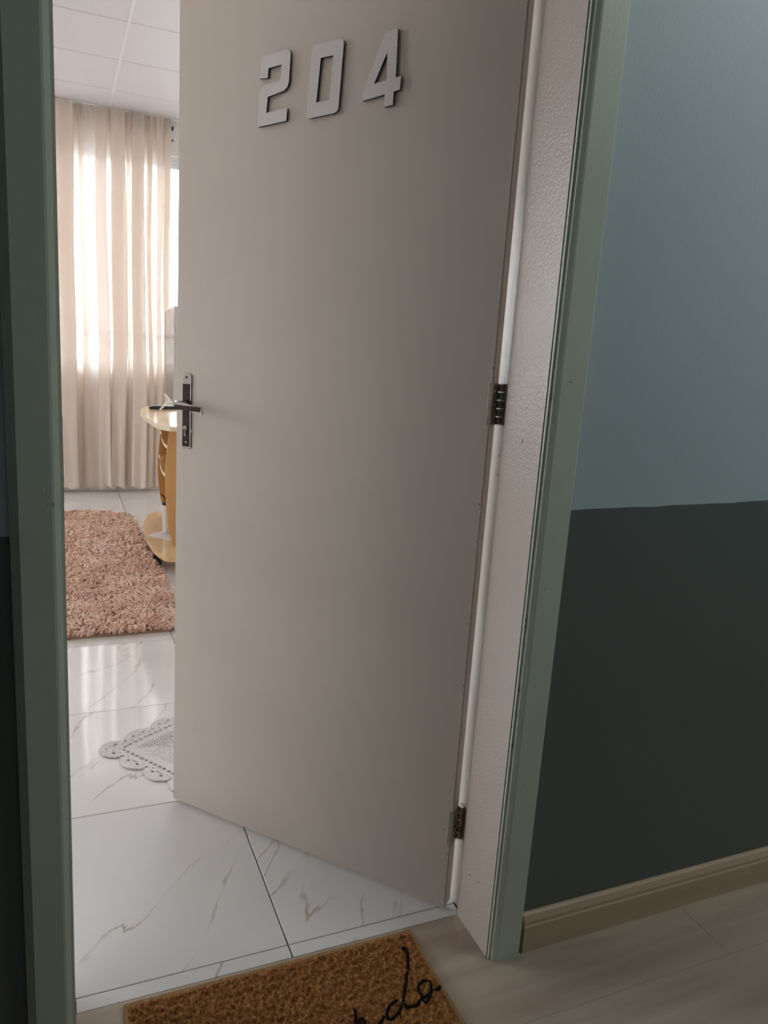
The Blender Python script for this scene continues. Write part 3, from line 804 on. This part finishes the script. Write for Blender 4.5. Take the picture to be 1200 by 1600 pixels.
# short stiff fibres
nf = 16000
fx_ = rng.uniform(mx0 + .010, mx1 - .010, nf); fy_ = rng.uniform(my0 + .010, my1 - .010, nf)
fa = rng.uniform(0, 2 * PI, nf); fl_ = rng.uniform(.003, .0065, nf); fwid = 0.00045
fz_ = np.array([pitted(float(a), float(c)) for a, c in zip(fx_, fy_)]) - 0.001
ca_, sa_ = np.cos(fa), np.sin(fa)
ptsF = []
for k, (dl, dh, ww) in enumerate(((0, 0, 1), (0, 0, -1), (0.7, 1, 0))):
    ptsF.append(np.stack([fx_ + ca_ * fl_ * dl - sa_ * fwid * ww, fy_ + sa_ * fl_ * dl + ca_ * fwid * ww, fz_ + fl_ * 0.75 * dh], -1))
ptsF = np.stack(ptsF, 1).reshape(-1, 3)
fb = fast_mesh('coir_fibres', ptsF, np.arange(nf * 3).reshape(-1, 3), M_coir, dm, smooth=False); fb['kind'] = 'stuff'
# lettering: flat print, strokes following the handwritten letters
def stroke(pts, r=0.0040, m=M_ink):
    P = spline([(x, y, 0) for x, y in pts], 5)
    out = []
    for p in P: out.append((p.x, p.y, pitted(p.x, p.y) * 0.35 + 0.0093))
    return tube(out, [r * (0.8 + 0.25 * abs(noise.noise(Vector((p[0] * 60, p[1] * 60, 2))))) for p in out], 8, flat=0.55)
b = stroke([(0.645, 1.228), (0.650, 1.232), (0.653, 1.228), (0.652, 1.217), (0.641, 1.189), (0.622, 1.155), (0.604, 1.125), (0.591, 1.104), (0.578, 1.090), (0.563, 1.081), (0.553, 1.078), (0.550, 1.086), (0.557, 1.099), (0.569, 1.109), (0.583, 1.112)])
obj('letter_d', b, M_ink, dm)
b = stroke([(0.591, 1.104), (0.594, 1.096), (0.605, 1.091), (0.620, 1.094), (0.633, 1.104), (0.634, 1.112), (0.634, 1.124), (0.643, 1.135), (0.655, 1.139), (0.662, 1.133), (0.660, 1.119), (0.651, 1.104), (0.641, 1.094), (0.633, 1.092), (0.631, 1.098), (0.640, 1.103), (0.655, 1.108), (0.668, 1.110), (0.679, 1.115)])
obj('letter_o', b, M_ink, dm)
b = stroke([(0.497, 1.123), (0.493, 1.106), (0.484, 1.080), (0.477, 1.060), (0.485, 1.078), (0.496, 1.092), (0.504, 1.099), (0.505, 1.088), (0.499, 1.073), (0.498, 1.064), (0.508, 1.063), (0.528, 1.074), (0.544, 1.087)])
obj('letter_n', b, M_ink, dm)

# ------------------------------------------------------------------ computer desk on castors
desk = empty('computer_desk', (0, 0, 0)); tag(desk, 'light maple desk on castors with rounded end and open shelves', 'desk')
def slab(pts, z0, z1, name, m, bev=0.004, parent=desk):
    P = spline([(x, y, 0) for x, y in pts], 6)
    P = [(p.x, p.y) for p in P]
    b = prism(P, z0, z1, mat_side=1)
    return obj(name, b, None, parent, mats=[m, M_mapleedge])
topo = [(1.06, 4.06), (0.80, 4.055), (0.57, 4.075), (0.515, 4.11), (0.478, 4.22), (0.462, 4.50), (0.458, 4.81), (0.478, 5.08), (0.535, 5.27), (0.60, 5.38), (0.72, 5.43), (1.06, 5.43)]
slab(topo, 0.775, 0.800, 'desk_top', M_mapletop)
baso = [(1.02, 4.05), (0.80, 4.045), (0.565, 4.06), (0.505, 4.10), (0.468, 4.28), (0.455, 4.62), (0.480, 4.90), (0.535, 5.14), (0.60, 5.21), (0.72, 5.24), (1.02, 5.24)]
ms = M_mapletop
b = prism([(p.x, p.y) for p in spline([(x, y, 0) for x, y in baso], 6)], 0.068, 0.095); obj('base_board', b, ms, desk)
def upright(y, pts, name='side_panel'):
    P = [(p.x, p.y) for p in spline([(x, z, 0) for x, z in pts], 6)]
    P = P + [(1.0, pts[-1][1]), (1.0, pts[0][1])]
    b = prism(P, 0, 0.018)
    for v in b.verts: v.co = Vector((v.co.x, y + v.co.z, v.co.y))
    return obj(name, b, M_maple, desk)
upright(4.28, [(0.585, 0.095), (0.566, 0.14), (0.549, 0.227), (0.536, 0.38), (0.533, 0.54), (0.545, 0.68), (0.558, 0.775)])
upright(5.10, [(0.640, 0.095), (0.622, 0.14), (0.606, 0.21), (0.590, 0.34), (0.587, 0.45), (0.597, 0.60), (0.612, 0.775)])
obj('back_panel', box(0.985, 1.0, 4.298, 5.10, 0.095, 0.775), M_maple, desk)
def shelf(z, xn, xf):
    pts = [(0.985, 4.299), (xn, 4.299), (xn - 0.004 + 0.0, 4.45), ((xn + xf) / 2 - 0.012 + 0.0, 4.72), (xf - 0.010, 4.95), (xf, 5.099), (0.985, 5.099)]
    P = spline([(x, y, 0) for x, y in pts[1:-1]], 6); P = [(p.x, p.y) for p in P] + [pts[-1], pts[0]]
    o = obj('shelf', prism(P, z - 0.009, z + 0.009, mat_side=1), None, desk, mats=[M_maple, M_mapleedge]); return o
shelf(0.655, 0.552, 0.600); shelf(0.497, 0.540, 0.592)
for x, y in ((0.492, 4.27), (0.97, 4.12), (0.53, 5.10), (0.97, 5.17)):
    b = tube([(x - 0.020, y + 0.004, 0.026), (x + 0.020, y - 0.004, 0.026)], 0.026, 16)
    c_ = obj('castor', b, M_black, desk)
    b = bmesh.new(); bx(b, x - 0.028, x + 0.028, y - 0.018, y + 0.022, 0.036, 0.060, bev=0.006)
    bx(b, x - 0.008, x + 0.008, y - 0.008, y + 0.008, 0.055, 0.070)
    obj('castor_hood', b, M_black, c_)

# television on the desk, seen almost edge-on
ta = math.atan2(5.0 - 4.2, 0.618 - 0.566)
tv = empty('television', (0.592, 4.60, 0.80), ta); tag(tv, 'switched-off flat screen with silver frame standing on the maple desk', 'television')
# local +x runs along the screen away from us, local +y faces the left of the room (viewer side)
hw = 0.405
b = box(-hw, hw, -0.034, -0.002, 0.098, 0.618, bev=0.003); obj('housing', b, M_silver, tv)
b = bmesh.new()
for (a0, a1, z0, z1) in ((-hw, hw, 0.098, 0.112), (-hw, hw, 0.610, 0.618), (-hw, -hw + 0.010, 0.112, 0.610), (hw - 0.010, hw, 0.112, 0.610)):
    bx(b, a0, a1, -0.002, 0.004, z0, z1, 0.001)
obj('bezel', b, M_silver, tv)
obj('screen', box(-hw + 0.010, hw - 0.010, -0.002, 0.0015, 0.112, 0.610), M_screen, tv)
obj('stand_leg', tube([(0.0, -0.010, 0.102), (0.10, 0.010, 0.075), (0.40, 0.030, 0.006)], 0.006, 8), M_silver, tv)
obj('stand_leg', tube([(0.0, -0.010, 0.102), (-0.05, -0.06, 0.05), (-0.30, -0.10, 0.006)], 0.006, 8), M_silver, tv)

# remote control
rc = empty('remote_control', (0.612, 5.105, 0.8), 0.2); tag(rc, 'slim black remote control lying on the maple desk top', 'remote control')
b = bmesh.new(); sec = []
for s, w2, z0, z1 in ((-0.085, .010, .004, .010), (-0.078, .017, .0005, .0155), (-0.04, .021, 0.0, .020), (0.03, .023, 0.0, .021), (0.095, .022, .0, .020), (0.102, .016, .003, .014)):
    sec.append([b.verts.new((s, dy, z)) for dy, z in ((-w2, z0), (w2, z0), (w2, z1), (w2 * .7, z1 + .003), (-w2 * .7, z1 + .003), (-w2, z1))])
for i in range(len(sec) - 1):
    for k in range(6): b.faces.new((sec[i][k], sec[i][(k + 1) % 6], sec[i + 1][(k + 1) % 6], sec[i + 1][k]))
b.faces.new(sec[0]); b.faces.new(sec[-1][::-1])
obj('remote_body', b, M_black, rc)
for k in range(6):
    for j in (-1, 1): obj('button', box(-0.05 + k * .022, -0.040 + k * .022, j * .008 - .004, j * .008 + .004, .0215, .0250, bev=.0008), M_silver, rc)

# doily, vase and plant on the base board
do = prism([(0.468, 4.545), (0.50, 4.60), (0.545, 4.632), (0.585, 4.672), (0.64, 4.66), (0.70, 4.62), (0.73, 4.53), (0.70, 4.45), (0.65, 4.41), (0.593, 4.405), (0.55, 4.46), (0.51, 4.50)], 0.0955, 0.0985)
o = obj('doily', do, M_crochet); tag(o, 'small white cloth doily on the lower board of the desk', 'doily')
vz = 0.0985
vs = empty('vase', (0.590, 4.61, vz)); tag(vs, 'narrow white ceramic vase with a dark plant on the desk base', 'vase')
obj('vase_body', lathe([(0.026, 0), (0.030, 0.004), (0.032, 0.05), (0.036, 0.12), (0.040, 0.168), (0.040, 0.172), (0.036, 0.172), (0.034, 0.150)]), M_vase, vs, smooth=True)
b = bmesh.new(); bmesh.ops.create_icosphere(b, subdivisions=2, radius=0.034)
for v in b.verts:
    v.co = Vector((v.co.x, v.co.y, v.co.z * 0.6)) * (1 + 0.25 * noise.noise(v.co * 60)); v.co.z += 0.176
pl_o = obj('plant', b, M_leaf, vs)
for a0, ln_, hh in ((2.7, .055, .06), (3.6, .04, .03), (1.6, .04, .05), (0.2, .05, .05), (5.0, .045, .04)):
    b = bmesh.new(); pts = [(0, 0, .18), (math.cos(a0) * ln_ * .5, math.sin(a0) * ln_ * .5, .18 + hh * .7), (math.cos(a0) * ln_, math.sin(a0) * ln_, .18 + hh)]
    obj('leaf', tube(spline(pts, 4), [.004, .006, .008, .009, .009, .008, .006, .004, .001], 6, flat=0.3), M_leaf, pl_o)

# ------------------------------------------------------------------ ground outside, one storey below
gm = paint('street_ground', (0.20, 0.20, 0.19), 0.9, 0.1, 0.3)
struct(obj('ground', box(-90, 60, -60, 120, -4.2, -4.0), gm), 'street level outside the windows')

# ------------------------------------------------------------------ hall fill light: unseen ceiling lamp added to brighten the hall
hl = empty('hall_fill_lamp', (HALL_FILL[0], HALL_FILL[1], HZ)); tag(hl, 'long rectangular fill lamp added unseen on the hallway ceiling', 'fill lamp')
obj('fill_housing', box(-0.5, 0.5, -0.14, 0.14, -0.06, 0.0, bev=0.006), M_white, hl)
obj('fill_diffuser', box(-0.48, 0.48, -0.12, 0.12, -0.066, -0.0605), M_diff, hl)
